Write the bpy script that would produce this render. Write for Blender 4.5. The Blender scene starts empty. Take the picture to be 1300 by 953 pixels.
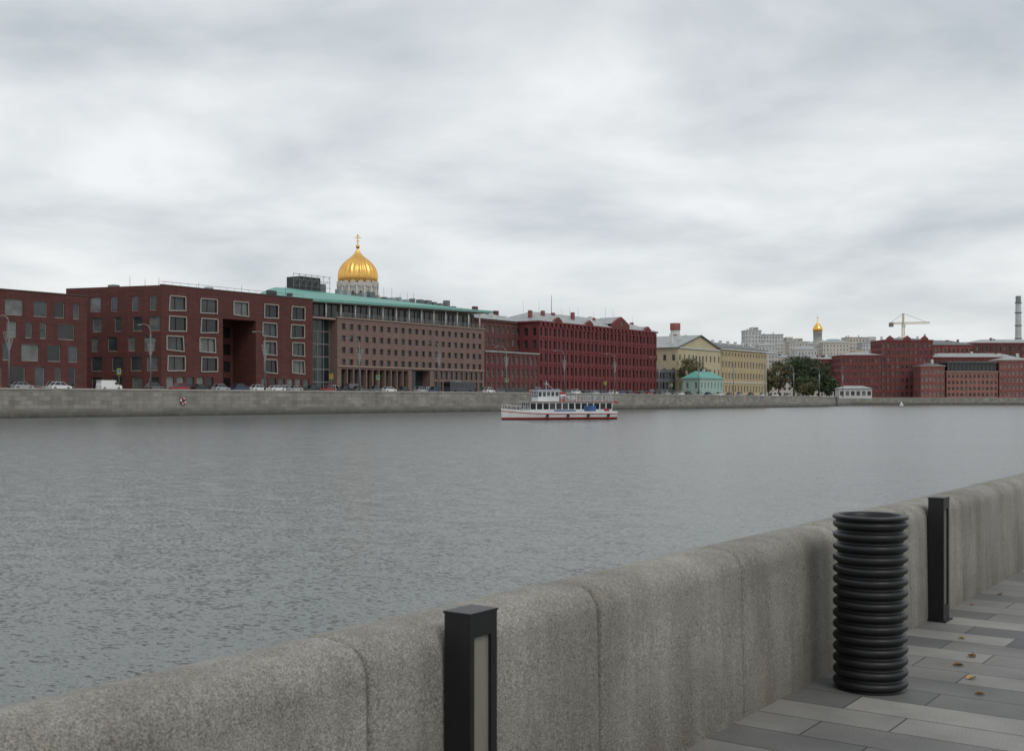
import bpy, math, random
from mathutils import Vector
random.seed(7)
R=random.random
def U_(a,b): return a+(b-a)*R()
S=bpy.context.scene

# ------------------------------------------------------------------ materials
def newmat(name):
    m=bpy.data.materials.new(name); m.use_nodes=True
    nt=m.node_tree; b=nt.nodes['Principled BSDF']
    return m,nt,b
def N(nt,t,**k):
    n=nt.nodes.new(t)
    for a,v in k.items(): setattr(n,a,v)
    return n
def mulc(c,f): return (min(c[0]*f,1),min(c[1]*f,1),min(c[2]*f,1),1)
def mat(name,col,rough=.8,metal=0,nscale=1.0,namt=.15,stretch=(1,1,1),bump=0,bscale=20,spec=.5,fine=0):
    m,nt,b=newmat(name)
    tc=N(nt,'ShaderNodeTexCoord'); mp=N(nt,'ShaderNodeMapping'); mp.inputs['Scale'].default_value=stretch
    nt.links.new(tc.outputs['Object'],mp.inputs['Vector'])
    no=N(nt,'ShaderNodeTexNoise'); no.inputs['Scale'].default_value=nscale; no.inputs['Detail'].default_value=6; no.inputs['Roughness'].default_value=.6
    nt.links.new(mp.outputs[0],no.inputs['Vector'])
    r=N(nt,'ShaderNodeValToRGB'); r.color_ramp.elements[0].position=.3; r.color_ramp.elements[1].position=.7
    r.color_ramp.elements[0].color=mulc(col,1-namt); r.color_ramp.elements[1].color=mulc(col,1+namt)
    nt.links.new(no.outputs[0],r.inputs[0]); last=r.outputs[0]
    nt.links.new(last,b.inputs['Base Color'])
    b.inputs['Roughness'].default_value=rough; b.inputs['Metallic'].default_value=metal
    b.inputs['Specular IOR Level'].default_value=spec
    if bump:
        n2=N(nt,'ShaderNodeTexNoise'); n2.inputs['Scale'].default_value=bscale; n2.inputs['Detail'].default_value=5
        nt.links.new(tc.outputs['Object'],n2.inputs['Vector'])
        bp=N(nt,'ShaderNodeBump'); bp.inputs['Strength'].default_value=.6; bp.inputs['Distance'].default_value=bump
        nt.links.new(n2.outputs[0],bp.inputs['Height']); nt.links.new(bp.outputs[0],b.inputs['Normal'])
    return m
def brick(name,col,bw=1.2,rh=.4,mortar=.04,mcol=.7,namt=.2,rough=.85,stain=None):
    m,nt,b=newmat(name); L=nt.links.new
    tc=N(nt,'ShaderNodeTexCoord'); sp=N(nt,'ShaderNodeSeparateXYZ'); L(tc.outputs['Object'],sp.inputs[0])
    ad=N(nt,'ShaderNodeMath',operation='ADD'); L(sp.outputs[0],ad.inputs[0]); L(sp.outputs[1],ad.inputs[1])
    cb=N(nt,'ShaderNodeCombineXYZ'); L(ad.outputs[0],cb.inputs[0]); L(sp.outputs[2],cb.inputs[1])
    bt=N(nt,'ShaderNodeTexBrick'); L(cb.outputs[0],bt.inputs['Vector'])
    bt.inputs['Scale'].default_value=1; bt.inputs['Brick Width'].default_value=bw; bt.inputs['Row Height'].default_value=rh; bt.inputs['Mortar Size'].default_value=mortar
    bt.inputs['Color1'].default_value=mulc(col,1-namt*.7); bt.inputs['Color2'].default_value=mulc(col,1+namt*.7); bt.inputs['Mortar'].default_value=mulc(col,mcol)
    mp=N(nt,'ShaderNodeMapping'); mp.inputs['Scale'].default_value=(.5,.5,.12); L(tc.outputs['Object'],mp.inputs['Vector'])
    no=N(nt,'ShaderNodeTexNoise'); no.inputs['Scale'].default_value=.8; no.inputs['Detail'].default_value=7; no.inputs['Roughness'].default_value=.65; L(mp.outputs[0],no.inputs['Vector'])
    r=N(nt,'ShaderNodeValToRGB'); r.color_ramp.elements[0].position=.3; r.color_ramp.elements[1].position=.7
    r.color_ramp.elements[0].color=(1-namt,)*3+(1,); r.color_ramp.elements[1].color=(1+namt*.6,)*3+(1,)
    L(no.outputs[0],r.inputs[0])
    mx=N(nt,'ShaderNodeMix',data_type='RGBA',blend_type='MULTIPLY'); mx.inputs[0].default_value=1
    L(bt.outputs['Color'],mx.inputs[6]); L(r.outputs[0],mx.inputs[7]); last=mx.outputs[2]
    if stain:
        mr=N(nt,'ShaderNodeMapRange'); mr.inputs[1].default_value=0; mr.inputs[2].default_value=stain[1]
        a2=N(nt,'ShaderNodeMath',operation='MULTIPLY_ADD'); L(no.outputs[0],a2.inputs[0]); a2.inputs[1].default_value=-2.4; 
        L(sp.outputs[2],a2.inputs[2]); a3=N(nt,'ShaderNodeMath',operation='ADD'); L(a2.outputs[0],a3.inputs[0]); a3.inputs[1].default_value=1.2
        L(a3.outputs[0],mr.inputs[0])
        m2=N(nt,'ShaderNodeMix',data_type='RGBA'); L(mr.outputs[0],m2.inputs[0]); m2.inputs[6].default_value=stain[0]; L(last,m2.inputs[7]); last=m2.outputs[2]
    L(last,b.inputs['Base Color']); b.inputs['Roughness'].default_value=rough
    return m

M={}
M['dred']=brick('dark_red_brick',(.108,.036,.032),2.4,.6,.05,.6)
M['dred2']=brick('dark_red_brick_b',(.108,.035,.030),2.4,.6,.05,.6)
M['red']=brick('factory_red_brick',(.175,.040,.042),1.6,.5,.04,.75)
M['redh']=brick('hazed_quarter_red_brick',(.19,.058,.054),1.6,.5,.04,.75)  # red dulled and lightened, distance haze is in the colour
M['red2']=brick('factory_red_brick_b',(.25,.085,.072),1.6,.5,.04,.8)
M['red3']=brick('factory_red_brick_c',(.30,.14,.115),1.6,.5,.04,.85)
M['brown']=brick('brown_red_brick',(.13,.055,.05),1.6,.5,.04,.7)
M['redtrim']=mat('red_trim',(.19,.045,.045))
M['granp']=brick('pink_granite_cladding',(.205,.132,.112),1.8,.9,.04,.7,.12)
M['grant']=mat('tan_stone',(.31,.235,.195))
M['yel']=mat('yellow_plaster',(.50,.425,.28),nscale=.3,namt=.1)
M['yel2']=mat('ochre_plaster',(.46,.365,.215),nscale=.3,namt=.1)
M['beige']=mat('hazed_beige_stone',(.50,.485,.455),nscale=.1,namt=.12)  # paler than plain stone: distance haze painted into the colour
M['beige2']=mat('hazed_grey_beige_stone',(.52,.52,.51),nscale=.1,namt=.12)  # base colour raised to stand in for air haze
M['beige3']=mat('hazed_cream_stone',(.54,.51,.45),nscale=.1,namt=.12)  # cream with painted-in distance haze
M['white']=mat('white_plaster',(.60,.60,.575),nscale=.5,namt=.08)
M['pgreen']=mat('pale_green_plaster',(.36,.50,.44))
M['teal']=mat('teal_roof_metal',(.09,.32,.27),rough=.5,nscale=.6)
M['copper']=mat('green_copper_roof',(.13,.33,.28),rough=.6,nscale=.25,namt=.2,stretch=(.3,2.5,1))
M['copperl']=mat('green_copper_fascia',(.17,.38,.32),rough=.6)
M['roofg']=mat('grey_roof_metal',(.30,.32,.32),rough=.5,nscale=.5,namt=.25)
M['roofd']=mat('dark_roof_metal',(.13,.14,.145),rough=.6,nscale=.5,namt=.25)
M['dark']=mat('dark_metal',(.03,.032,.034),rough=.5)
M['mid']=mat('grey_metal',(.16,.16,.16),rough=.5)
M['frameL']=mat('light_window_frame',(.36,.335,.295),rough=.5)
M['frameD']=mat('dark_window_frame',(.07,.05,.045),rough=.5)
M['frameW']=mat('white_window_frame',(.45,.45,.43),rough=.5)
M['gold']=mat('gilded_metal',(.85,.50,.14),rough=.33,metal=1,nscale=.3,namt=.15)
M['g1']=mat('window_glass_dark',(.018,.022,.024),rough=.06,nscale=.15,namt=.6)
M['g2']=mat('window_glass_mid',(.05,.058,.058),rough=.06,nscale=.25,namt=.5)
M['g3']=mat('window_glass_curtain',(.13,.14,.135),rough=.1,nscale=.35,namt=.4)
M['gh']=mat('window_distant_hazed',(.24,.25,.26),rough=.3,nscale=.2,namt=.4)  # pane colour lifted to paint in haze on far blocks
M['gt']=mat('teal_curtain_glass',(.022,.045,.042),rough=.05,nscale=.2,namt=.5)
M['asph']=mat('asphalt',(.05,.05,.052),nscale=.4,namt=.2)
M['land']=mat('city_ground',(.12,.12,.11),nscale=.05,namt=.3)
M['grass']=mat('lawn',(.06,.09,.03),nscale=2,namt=.4,bump=.02)
M['quay']=brick('quay_granite',(.25,.237,.21),2.6,.85,.035,.72,.28,stain=((.06,.06,.05,1),2.0))
M['cap']=mat('quay_cap_granite',(.36,.345,.31),nscale=.6,namt=.15)
M['bark']=mat('bark',(.07,.055,.04))
M['leafd']=mat('leaf_dark',(.035,.055,.022),rough=.6,namt=.4,nscale=.6)
M['leafl']=mat('leaf_light',(.075,.095,.035),rough=.6,namt=.4,nscale=.6)
M['leafy']=mat('leaf_brown',(.15,.12,.05),rough=.6,namt=.4,nscale=.6)
M['tyre']=mat('tyre_rubber',(.015,.015,.015))
M['boatw']=mat('boat_white_paint',(.66,.67,.67),rough=.35,nscale=.8,namt=.1)
M['boatr']=mat('boat_red_paint',(.36,.035,.035),rough=.4)
M['boatd']=mat('boat_dark_red_antifouling',(.12,.02,.02),rough=.5)
M['boatb']=mat('boat_blue_paint',(.04,.09,.26),rough=.4,nscale=1.2,namt=.5)
M['crane']=mat('crane_yellow_paint',(.50,.36,.12))
GL=['g1','g1','g1','g2','g2','g3']

# ------------------------------------------------------------------ builder
class Obj:
    def __init__(s,name,loc=(0,0,0),rz=0):
        s.name=name; s.loc=loc; s.rz=rz; s.parts={}
    def p(s,part,m,smooth=False):
        k=(part,m,smooth)
        if k not in s.parts: s.parts[k]=([],[])
        return s.parts[k]
    def face(s,part,m,pts,smooth=False):
        v,f=s.p(part,m,smooth); n=len(v); v.extend([tuple(q) for q in pts]); f.append(tuple(range(n,n+len(pts))))
    def mesh(s,part,m,vs,fs,smooth=False):
        v,f=s.p(part,m,smooth); n=len(v); v.extend([tuple(q) for q in vs]); f.extend([tuple(i+n for i in q) for q in fs])
    def box(s,part,m,x0,y0,z0,x1,y1,z1):
        s.mesh(part,m,[(x0,y0,z0),(x1,y0,z0),(x1,y1,z0),(x0,y1,z0),(x0,y0,z1),(x1,y0,z1),(x1,y1,z1),(x0,y1,z1)],
          [(0,3,2,1),(4,5,6,7),(0,1,5,4),(1,2,6,5),(2,3,7,6),(3,0,4,7)])
    def tube(s,part,m,a,b,r0,r1=None,n=8,caps=True,smooth=True):
        if r1 is None: r1=r0
        a=Vector(a); b=Vector(b); d=(b-a)
        if d.length<1e-6: return
        d.normalize(); t=Vector((0,0,1)) if abs(d.z)<.9 else Vector((1,0,0))
        x=d.cross(t).normalized(); y=d.cross(x)
        vs=[]
        for c,r in ((a,r0),(b,r1)):
            for i in range(n):
                an=2*math.pi*i/n; vs.append(c+x*math.cos(an)*r+y*math.sin(an)*r)
        fs=[(i,i+n,(i+1)%n+n,(i+1)%n) for i in range(n)]
        if caps: fs+=[tuple(range(n)),tuple(range(2*n-1,n-1,-1))]
        s.mesh(part,m,vs,fs,smooth and n>6)
    def bar(s,part,m,a,b,r): s.tube(part,m,a,b,r,r,4,True,False)
    def lathe(s,part,m,prof,c=(0,0,0),n=24,rib=0,ribn=0,smooth=True,capb=False):
        vs=[];fs=[]
        for r,z in prof:
            for i in range(n):
                an=2*math.pi*i/n; rr=r
                if rib: rr=r*(1-rib*(.5+.5*math.cos(an*ribn)))
                vs.append((c[0]+rr*math.cos(an),c[1]+rr*math.sin(an),c[2]+z))
        for k in range(len(prof)-1):
            for i in range(n):
                fs.append((k*n+i,k*n+(i+1)%n,(k+1)*n+(i+1)%n,(k+1)*n+i))
        if capb: fs.append(tuple(range(n-1,-1,-1)))
        s.mesh(part,m,vs,fs,smooth)
    def done(s):
        par=None; multi=len(s.parts)>1
        if multi:
            par=bpy.data.objects.new(s.name,None); S.collection.objects.link(par)
            par.location=s.loc; par.rotation_euler=(0,0,s.rz); par.empty_display_size=1
        for (part,m,sm),(v,f) in s.parts.items():
            nm=part if multi else s.name
            me=bpy.data.meshes.new(nm+'_mesh'); me.from_pydata(v,[],f); me.materials.append(M[m])
            if sm: me.polygons.foreach_set('use_smooth',[True]*len(f))
            me.update()
            ob=bpy.data.objects.new(nm,me); S.collection.objects.link(ob)
            if multi: ob.parent=par
            else: ob.location=s.loc; ob.rotation_euler=(0,0,s.rz)
        return par

def facade(o,P,U,W,z0,z1,wins,wm,rec=.35,gl=None,fm='frameW',fw=.12,mv=1,mh=0,arch=False,proud=0,sill=None):
    gl=gl or GL
    Nn=(U[1],-U[0])
    def pt(u,v,off=0): return (P[0]+U[0]*u-Nn[0]*off,P[1]+U[1]*u-Nn[1]*off,v)
    def q(part,m,u0,v0,u1,v1,off): o.face(part,m,[pt(u0,v0,off),pt(u1,v0,off),pt(u1,v1,off),pt(u0,v1,off)])
    us={0.0,round(W,3)}; vs={round(z0,3),round(z1,3)}
    ws=[]
    for w in wins:
        w=tuple(round(a,3) if i<4 else a for i,a in enumerate(w)); ws.append(w)
        us|={w[0],w[2]}; vs|={w[1],w[3]}
    us=sorted(us); vs=sorted(vs)
    for j in range(len(vs)-1):
        vc=(vs[j]+vs[j+1])/2; run=None
        row=[w for w in ws if w[1]<vc<w[3]]
        for i in range(len(us)-1):
            uc=(us[i]+us[i+1])/2
            hole=any(w[0]<uc<w[2] for w in row)
            if hole:
                if run is not None: q('walls',wm,run,vs[j],us[i],vs[j+1],0); run=None
            elif run is None: run=us[i]
        if run is not None: q('walls',wm,run,vs[j],us[-1],vs[j+1],0)
    for w in ws:
        u0,v0,u1,v1=w[:4]; rc=w[4] if len(w)>4 else rec
        for a,b in (((u0,v0),(u1,v0)),((u1,v0),(u1,v1)),((u1,v1),(u0,v1)),((u0,v1),(u0,v0))):
            o.face('walls',wm,[pt(*a,0),pt(*b,0),pt(*b,rc),pt(*a,rc)])
        g=random.choice(gl)
        q('windows',g,u0,v0,u1,v1,rc)
        if arch:
            h=(u1-u0)*.28; k=(u1-u0)*.3
            o.face('walls',wm,[pt(u0,v1-h,.03),pt(u0+k,v1,.03),pt(u0,v1,.03)]); o.face('walls',wm,[pt(u1,v1-h,.03),pt(u1,v1,.03),pt(u1-k,v1,.03)])
        if fm:
            of=rc-.05
            q('window_frames',fm,u0,v0,u0+fw,v1,of); q('window_frames',fm,u1-fw,v0,u1,v1,of)
            q('window_frames',fm,u0+fw,v0,u1-fw,v0+fw,of); q('window_frames',fm,u0+fw,v1-fw,u1-fw,v1,of)
            for i in range(mv):
                c=u0+(u1-u0)*(i+1)/(mv+1); q('window_frames',fm,c-fw*.4,v0+fw,c+fw*.4,v1-fw,of-.02)
            for i in range(mh):
                c=v0+(v1-v0)*(i+1)/(mh+1.0); q('window_frames',fm,u0+fw,c-fw*.4,u1-fw,c+fw*.4,of-.01)
        if sill:
            a=pt(u0-.2,v0-.18,-.15); b=pt(u1+.2,v0,.0)
            o.box('sills',sill,min(a[0],b[0]),min(a[1],b[1]),a[2],max(a[0],b[0]),max(a[1],b[1]),b[2]-.01)
def grid(W,n,rows,ww,m0=None,m1=None):
    m0=W/n/2 if m0 is None else m0; m1=m0 if m1 is None else m1
    out=[]
    for zc,h in rows:
        for i in range(n):
            c=m0+(W-m0-m1)*i/max(n-1,1); out.append((c-ww/2,zc-h/2,c+ww/2,zc+h/2))
    return out
def shell(o,W,D,z0,z1,wm,front,left,roofm='roofd',par=.5,right=None,**k):
    facade(o,(0,0),(1,0),W,z0,z1,front,wm,**k)
    facade(o,(0,D),(0,-1),D,z0,z1,left or [],wm,**k)
    facade(o,(W,0),(0,1),D,z0,z1,right or [],wm,**k)
    facade(o,(W,D),(-1,0),W,z0,z1,[],wm,**k)
    o.face('roof',roofm,[(0,0,z1-par),(W,0,z1-par),(W,D,z1-par),(0,D,z1-par)])
def cornice(o,W,D,z,m,h=.5,pr=.35):
    o.box('cornice',m,-pr,-pr,z,W+pr,-.003,z+h); o.box('cornice',m,-pr,-.003,z,-.003,D,z+h)
    o.box('cornice',m,W+.003,-.003,z,W+pr,D,z+h)
def hip(o,W,D,z,h,m,ov=.6,ins=None):
    ins=D/2 if ins is None else ins
    a=(-ov,-ov,z);b=(W+ov,-ov,z);c=(W+ov,D+ov,z);d=(-ov,D+ov,z);e=(ins,D/2,z+h);f=(W-ins,D/2,z+h)
    for q in ([a,b,f,e],[b,c,f],[c,d,e,f],[d,a,e]): o.face('roof',m,q)
    o.face('roof',m,[a,d,c,b])
def clutter(o,W,D,z,n,m='mid',hmax=2.2):
    for i in range(n):
        x=U_(1,W-4); y=U_(2,max(D-4,3)); w=U_(.8,3.4); d=U_(.8,2.5); h=U_(.6,hmax)
        o.box('roof_equipment',random.choice([m,'dark','roofg']),x,y,z,x+w,y+d,z+h)
    for i in range(n//2):
        x=U_(1,W-1); y=U_(1,D-2); o.tube('antennas','dark',(x,y,z),(x,y,z+U_(2,4.5)),.06,.04,5)

BX=-236; HP=math.pi/2
def on_bank(name,Y,off=0): return Obj(name,(BX+off,Y,0),HP)

# ---- A : dark red office block, left (staggered openings)
o=on_bank('dark_red_office_building',96)
W=69.3; wins=[]
for r,(zc,h) in enumerate([(23.6,3.5),(18.8,3.5),(13.9,3.7),(8.6,4.4)]):
    x=W-2.0-(0,1.3,.4,.9)[r]; i=r
    while x>6:
        ww=(1.6,3.3,1.6,2.4,4.2)[(i*3+r)%5]
        wins.append((x-ww,zc-h/2,x,zc+h/2)); x-=ww+U_(1.8,3.0); i+=1
shell(o,W,30,4.5,27.2,'dred',wins,[],fm='frameL',fw=.13,rec=.3,mv=0,mh=0,gl=['g2','g2','g3','g1'])
o.box('parapet_cap','frameD',-.1,-.12,27.2,W+.1,.5,27.45); clutter(o,W,30,26.7,9,hmax=1.6); o.done()

# ---- B : dark red block with the tall opening
o=on_bank('dark_red_modern_building',186.2)
W=51.7; H=31.5; wins=[]
for i,c in enumerate((4.5,14.6,25.5,35.6,46.2)):
    for j,zc in enumerate((27.2,22.2,17.3,12.4)):
        if i==2 and j>0: continue
        w=(5.0 if i<3 else 4.6)+U_(-.4,.3); cc=c+U_(-.5,.5); hh_=1.65
        wins.append((cc-w/2,zc-hh_,cc+w/2,zc+hh_))
void=(19.3,5.0,30.6,24.4,9.0)
gw=[(1.5+k*3.1,5.4,1.5+k*3.1+2.3,9.2) for k in range(5)]+[(32.5+k*3.1,5.4,32.5+k*3.1+2.3,9.2) for k in range(6)]
facade(o,(0,0),(1,0),W,4.5,H,wins+gw+[void],'dred2',fm=None,rec=.3,gl=['g2','g3','g2','g1'])
for (u0,v0,u1,v1) in wins:   # slanted proud frames
    k=random.choice([-.55,-.3,.35,.6])
    cs=[(u0-.2,v0-.2+max(k,0)*.5),(u1+.2,v0-.2+max(-k,0)*.5),(u1+.2-max(k,0)*.5,v1+.2),(u0-.2+max(-k,0)*.5,v1+.2)]
    for a in range(4):
        p,q=cs[a],cs[(a+1)%4]
        o.tube('window_frames','frameL',(p[0],-.12,p[1]),(q[0],-.12,q[1]),.16,.16,4,True,False)
    c=(u0+u1)/2+k; o.box('window_frames','frameD',c-.06,.1,v0,c+.06,.2,v1)
for j,zc in enumerate((21.5,17,12.5,8)):
    for k in range(3): o.box('windows','g1',20.4+k*3.5,8.86,zc-1.4,22.6+k*3.5,8.95,zc+1.4)
o.box('void_back_wall','dred2',19.3,8.965,5,30.6,8.98,24.4)
Ls=math.hypot(8,27); Pst=(-8.0,27.0); Uv=(8/Ls,-27/Ls)
lw=[]
for r,zc in enumerate((27.2,22.2,17.3,12.4)):
    for c in (3.2,8.9,14.7,20.5,25.4):
        c+=(0,.7,-.6,.3)[r]+U_(-.4,.4); w=random.choice((1.0,1.4,1.6)); lw.append((c-w,zc-1.8,c+w,zc+1.8))
for c in (3.2,9.2,15.2,21.2,26.0): lw.append((c-1.5,5.4,c+1.5,9.2))
facade(o,Pst,Uv,Ls,4.5,H,lw,'dred2',fm='frameL',fw=.13,rec=.3,mv=0,mh=0,gl=['g2','g3','g2'])
o.face('roof','roofd',[(0,0,H-.3),(W,0,H-.3),(W,27,H-.3),(-8,27,H-.3)])
facade(o,(W,0),(0,1),27,4.5,H,[],'dred2'); facade(o,(W,27),(-1,0),W+8,4.5,H,[],'dred2')
o.box('parapet_cap','frameD',-.1,-.1,H,W+.1,.5,H+.25)
clutter(o,W,25,H-.3,16,hmax=2.4)
for k in range(20): o.tube('roof_railing','mid',(2+k*2.5,1.5,H),(2+k*2.5,1.5,H+1.1),.04,.04,4)
o.tube('roof_railing','mid',(1,1.5,H+1.1),(50,1.5,H+1.1),.05,.05,4)
o.done()

# ---- C : granite office with the green roof
o=on_bank('green_roof_office_building',237.9)
x0=9.8;W=70.8
oo=[]
for zc,h in [(24.6,1.7),(21.2,1.7),(17.8,1.7),(14.4,1.7)]:
    n=21
    for i in range(n):
        c=2.6+(W-5.2)*i/(n-1); oo.append((c-.85,zc-h/2,c+.85,zc+h/2))
lo=[]
for i in range(11): lo.append((1.7+i*2.75,5.3,4.0+i*2.75,12.4,1.3))
lo.append((33.0,5.3,42.0,12.6,3.0))
for i in range(10):
    c=44.8+i*2.65; lo.append((c-1.0,10.0,c+1.0,12.5,.4)); lo.append((c-1.0,5.4,c+1.0,9.2,.4))
facade(o,(x0,0),(1,0),W,4.5,27.0,oo+lo,'granp',rec=.45,fm='frameD',fw=.12,mv=0,mh=1,gl=['g1','g1','g2','gt'])
facade(o,(x0,12),(0,-1),12,4.5,27,[],'granp'); facade(o,(x0+W,0),(0,1),24,4.5,27,[],'granp'); 
facade(o,(x0+W,24),(-1,0),W+9.8,4.5,27,[],'granp')
o.box('terrace','grant',0.5,.4,26.4,x0+W,24,26.9)
o.box('terrace_cap','grant',x0-.3,-.3,27.0,x0+W+.3,.5,27.35)
o.box('ledge','grant',x0+.2,-.3,13.0,x0+W-.2,-.004,13.4)
facade(o,(0,3),(1,0),x0,4.5,27,[(.4+i*2.35,5.2+j*3.6,2.45+i*2.35,8.4+j*3.6) for i in range(4) for j in range(6)],'mid',rec=.1,gl=['gt','gt','g1'],fm=None)
pw=[]
for i in range(32): pw.append((.5+i*2.5,27.6,2.7+i*2.5,31.4))
facade(o,(0,5),(1,0),81.5,26.9,32.3,pw,'frameD',rec=.15,gl=['g1','g2','gt'],fm=None)
facade(o,(0,26),(0,-1),21,26.9,32.3,[(1+i*2.5,27.6,3+i*2.5,31.4) for i in range(8)],'frameD',rec=.15,fm=None)
for i in range(28): o.tube('terrace_railing','roofg',(x0+i*2.6,.1,27.3),(x0+i*2.6,.1,28.5),.05,.05,4)
for zz in (28.5,27.9): o.tube('terrace_railing','roofg',(x0,.1,zz),(x0+W,.1,zz),.05,.05,4)
for i in range(14): o.tube('roof_columns','white',(1+i*6.1,1.8,26.9),(1+i*6.1,1.8,32.0),.22,.22,8)
fl=[];rd=[]
n=16
for i in range(n+1):
    t=i/n; x=-11+t*98; zf=31.7+2.0*t; fy=1.2-1.2*math.sin(math.pi*t)
    fl.append((x,fy,zf))
    zr=31.9+(37.4-31.9)*math.sin(t/.25*math.pi/2) if t<.25 else 37.4-(37.4-34.9)*((t-.25)/.75)
    yr=8+18*math.sin(min(1,t/.25)*math.pi/2) - (14 if t>.25 else 0)*max(0,(t-.25)/.75)
    rd.append((x+2*(1-t),yr,zr))
for i in range(n):
    o.face('roof','copper',[fl[i],fl[i+1],rd[i+1],rd[i]])
    a,b=fl[i],fl[i+1]
    o.face('roof_fascia','copperl',[(a[0],a[1],a[2]-.75),(b[0],b[1],b[2]-.75),b,a])
    o.face('roof_soffit','white',[(a[0],a[1],a[2]-.75),(a[0],24,a[2]-.75),(b[0],24,b[2]-.75),(b[0],b[1],b[2]-.75)])
    c,d=rd[i],rd[i+1]; o.face('roof','copper',[c,d,(d[0],32,d[2]-3),(c[0],32,c[2]-3)])
o.box('roof_plant','dark',19,24,36.5,27.5,30,41.2); o.box('roof_plant','mid',27.5,24.5,36,30.5,29,39.6)
for i in range(7):
    x=15+i*2.6; o.tube('roof_scaffold','mid',(x,23,35.5),(x,23,41.8),.09,.09,4)
for zz in (38.2,39.9,41.6): o.tube('roof_scaffold','mid',(15,23,zz),(31,23,zz),.07,.07,4)
for i in range(6): o.bar('roof_scaffold','mid',(15+i*2.6,23,38.2),(17.6+i*2.6,23,41.6),.05)
for i in range(16):
    x=34+i*3.0; o.box('roof_vents',random.choice(['mid','roofd','roofg']),x,22-i*.5,34.5,x+U_(.8,2.4),24-i*.5,36.5+U_(.3,2.0)-i*.05)
for i in range(10):
    x=36+i*3.6+U_(-1,1); o.tube('antennas','dark',(x,21,35),(x,21,38.5+U_(0,2.5)),.07,.05,4)
o.done()

# ---- D
o=on_bank('brown_brick_building',319.5,-9)
W=36
shell(o,W,20,4.5,31.6,'brown',grid(W,12,[(28.4,2.2),(24,2.4),(19.6,2.4),(15,2.4),(10,2.4)],1.3),grid(20,5,[(28.4,2.2),(24,2.4)],1.3),fm='frameW',fw=.1)
hip(o,W,20,31.7,3.6,'roofg'); cornice(o,W,20,30.9,'brown',.6)
for i in range(5): o.box('chimneys','brown',3+i*6.3+U_(-1,1),7,33,4.2+i*6.3,8.4,35.6+U_(-.5,1.2))
for i in range(4): o.box('dormers','white',5+i*7,2,32,6.6+i*7,5,33.6)
o.done()
o=on_bank('low_brick_building',319.0,0)
W=32
shell(o,W,8.5,4.5,20.0,'brown',grid(W,11,[(17.3,2.6),(12.8,2.6),(8.0,2.8)],1.4),[],fm='frameW',fw=.1,arch=True)
cornice(o,W,8.5,19.6,'roofg',.5); cornice(o,W,8.5,15.0,'redtrim',.25,.15)
for i in range(12): o.box('pilasters','redtrim',i*2.87-.0,-.16,4.6,i*2.87+.5,-.003,19.5)
o.done()

# ---- E : big red factory
o=on_bank('red_brick_factory',351.2)
W=88; Hh=31.3
rows=[(28.0,2.9),(23.4,3.0),(18.7,3.0),(14.0,3.0),(8.8,3.4)]
shell(o,W,22,4.5,Hh,'red',grid(W,30,rows,1.45),grid(22,6,rows,1.5),fm='frameD',fw=.12,arch=True,rec=.4,mh=1,gl=['g1','g1','g2'])
for i in range(16): o.box('pilasters','redtrim',i*5.8667-.35 if i else 0,-.3,4.6,min(i*5.8667+.35,W),-.003,Hh-.3)
for i in range(31):
    o.box('corbels','redtrim',i*W/31,-.55,Hh-1.0,i*W/31+1.3,-.31,Hh-.1)
for z in (11.3,16.3,21.1,25.8): o.box('string_courses','redtrim',0,-.2,z,W,-.003,z+.3)
cornice(o,W,22,Hh,'redtrim',.5,.7)
hip(o,W,22,Hh+.55,4.4,'roofg',.7)
def gable(c,w,h):
    z=Hh+.5
    pts=[(c-w/2,z),(c+w/2,z),(c+w/2,z+h*.35),(c+w*.22,z+h*.75),(c,z+h),(c-w*.22,z+h*.75),(c-w/2,z+h*.35)]
    a=[(x,-.75,zz) for x,zz in pts]; b=[(x,.4,zz) for x,zz in pts]
    o.face('gables','red',a); o.face('gables','red',b[::-1])
    for i in range(len(pts)):
        j=(i+1)%len(pts); o.face('gables','redtrim',[a[j],a[i],b[i],b[j]])
    o.box('gable_window','g1',c-.7,-.8,z+.8,c+.7,-.77,z+h*.55)
    o.face('roof','roofg',[(c-w/2,.4,z+h*.35),(c,.4,z+h),(c,9,z+h),(c-w/2,9,z+h*.35)]); o.face('roof','roofg',[(c+w/2,.4,z+h*.35),(c+w/2,9,z+h*.35),(c,9,z+h),(c,.4,z+h)])
for c in (57.8,): gable(c,13,4.6)
for c in (12,34,80): gable(c,4.6,1.9)
for i in range(9):
    x=4+i*9.6+U_(-2,2); y=U_(5,9); o.box('chimneys',random.choice(['red2','white','red2']),x,y,Hh+1,x+1.2,y+1.2,Hh+4.4+U_(0,1.4))
for i in range(16):
    x=2+i*5.3; o.box('roof_vents','white',x,1.5,Hh+.6,x+1.0,2.8,Hh+1.8)
for i in range(10):
    x=U_(2,86); o.tube('antennas','dark',(x,10,Hh+4),(x,10,Hh+U_(7,10)),.05,.03,4)
o.tube('antennas','mid',(25,11,Hh+4),(25,11,Hh+12),.15,.08,5)
o.done()

# ---- low link, chimney
o=on_bank('low_glass_building',440.5,-1)
shell(o,18,20,4.5,16.5,'roofd',grid(18,6,[(13.8,2.6),(9.5,3)],2.2),[],fm='frameD'); o.done()
o=Obj('factory_chimney',(-275,532,0))
o.lathe('shaft','red2',[(2.5,4),(2.2,36)],n=20); o.lathe('white_band','white',[(2.35,36),(2.3,38.4)],n=20); o.lathe('crown','red2',[(2.6,38.4),(2.6,41.8),(1.7,41.8),(1.7,39)],n=20); o.done()

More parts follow.
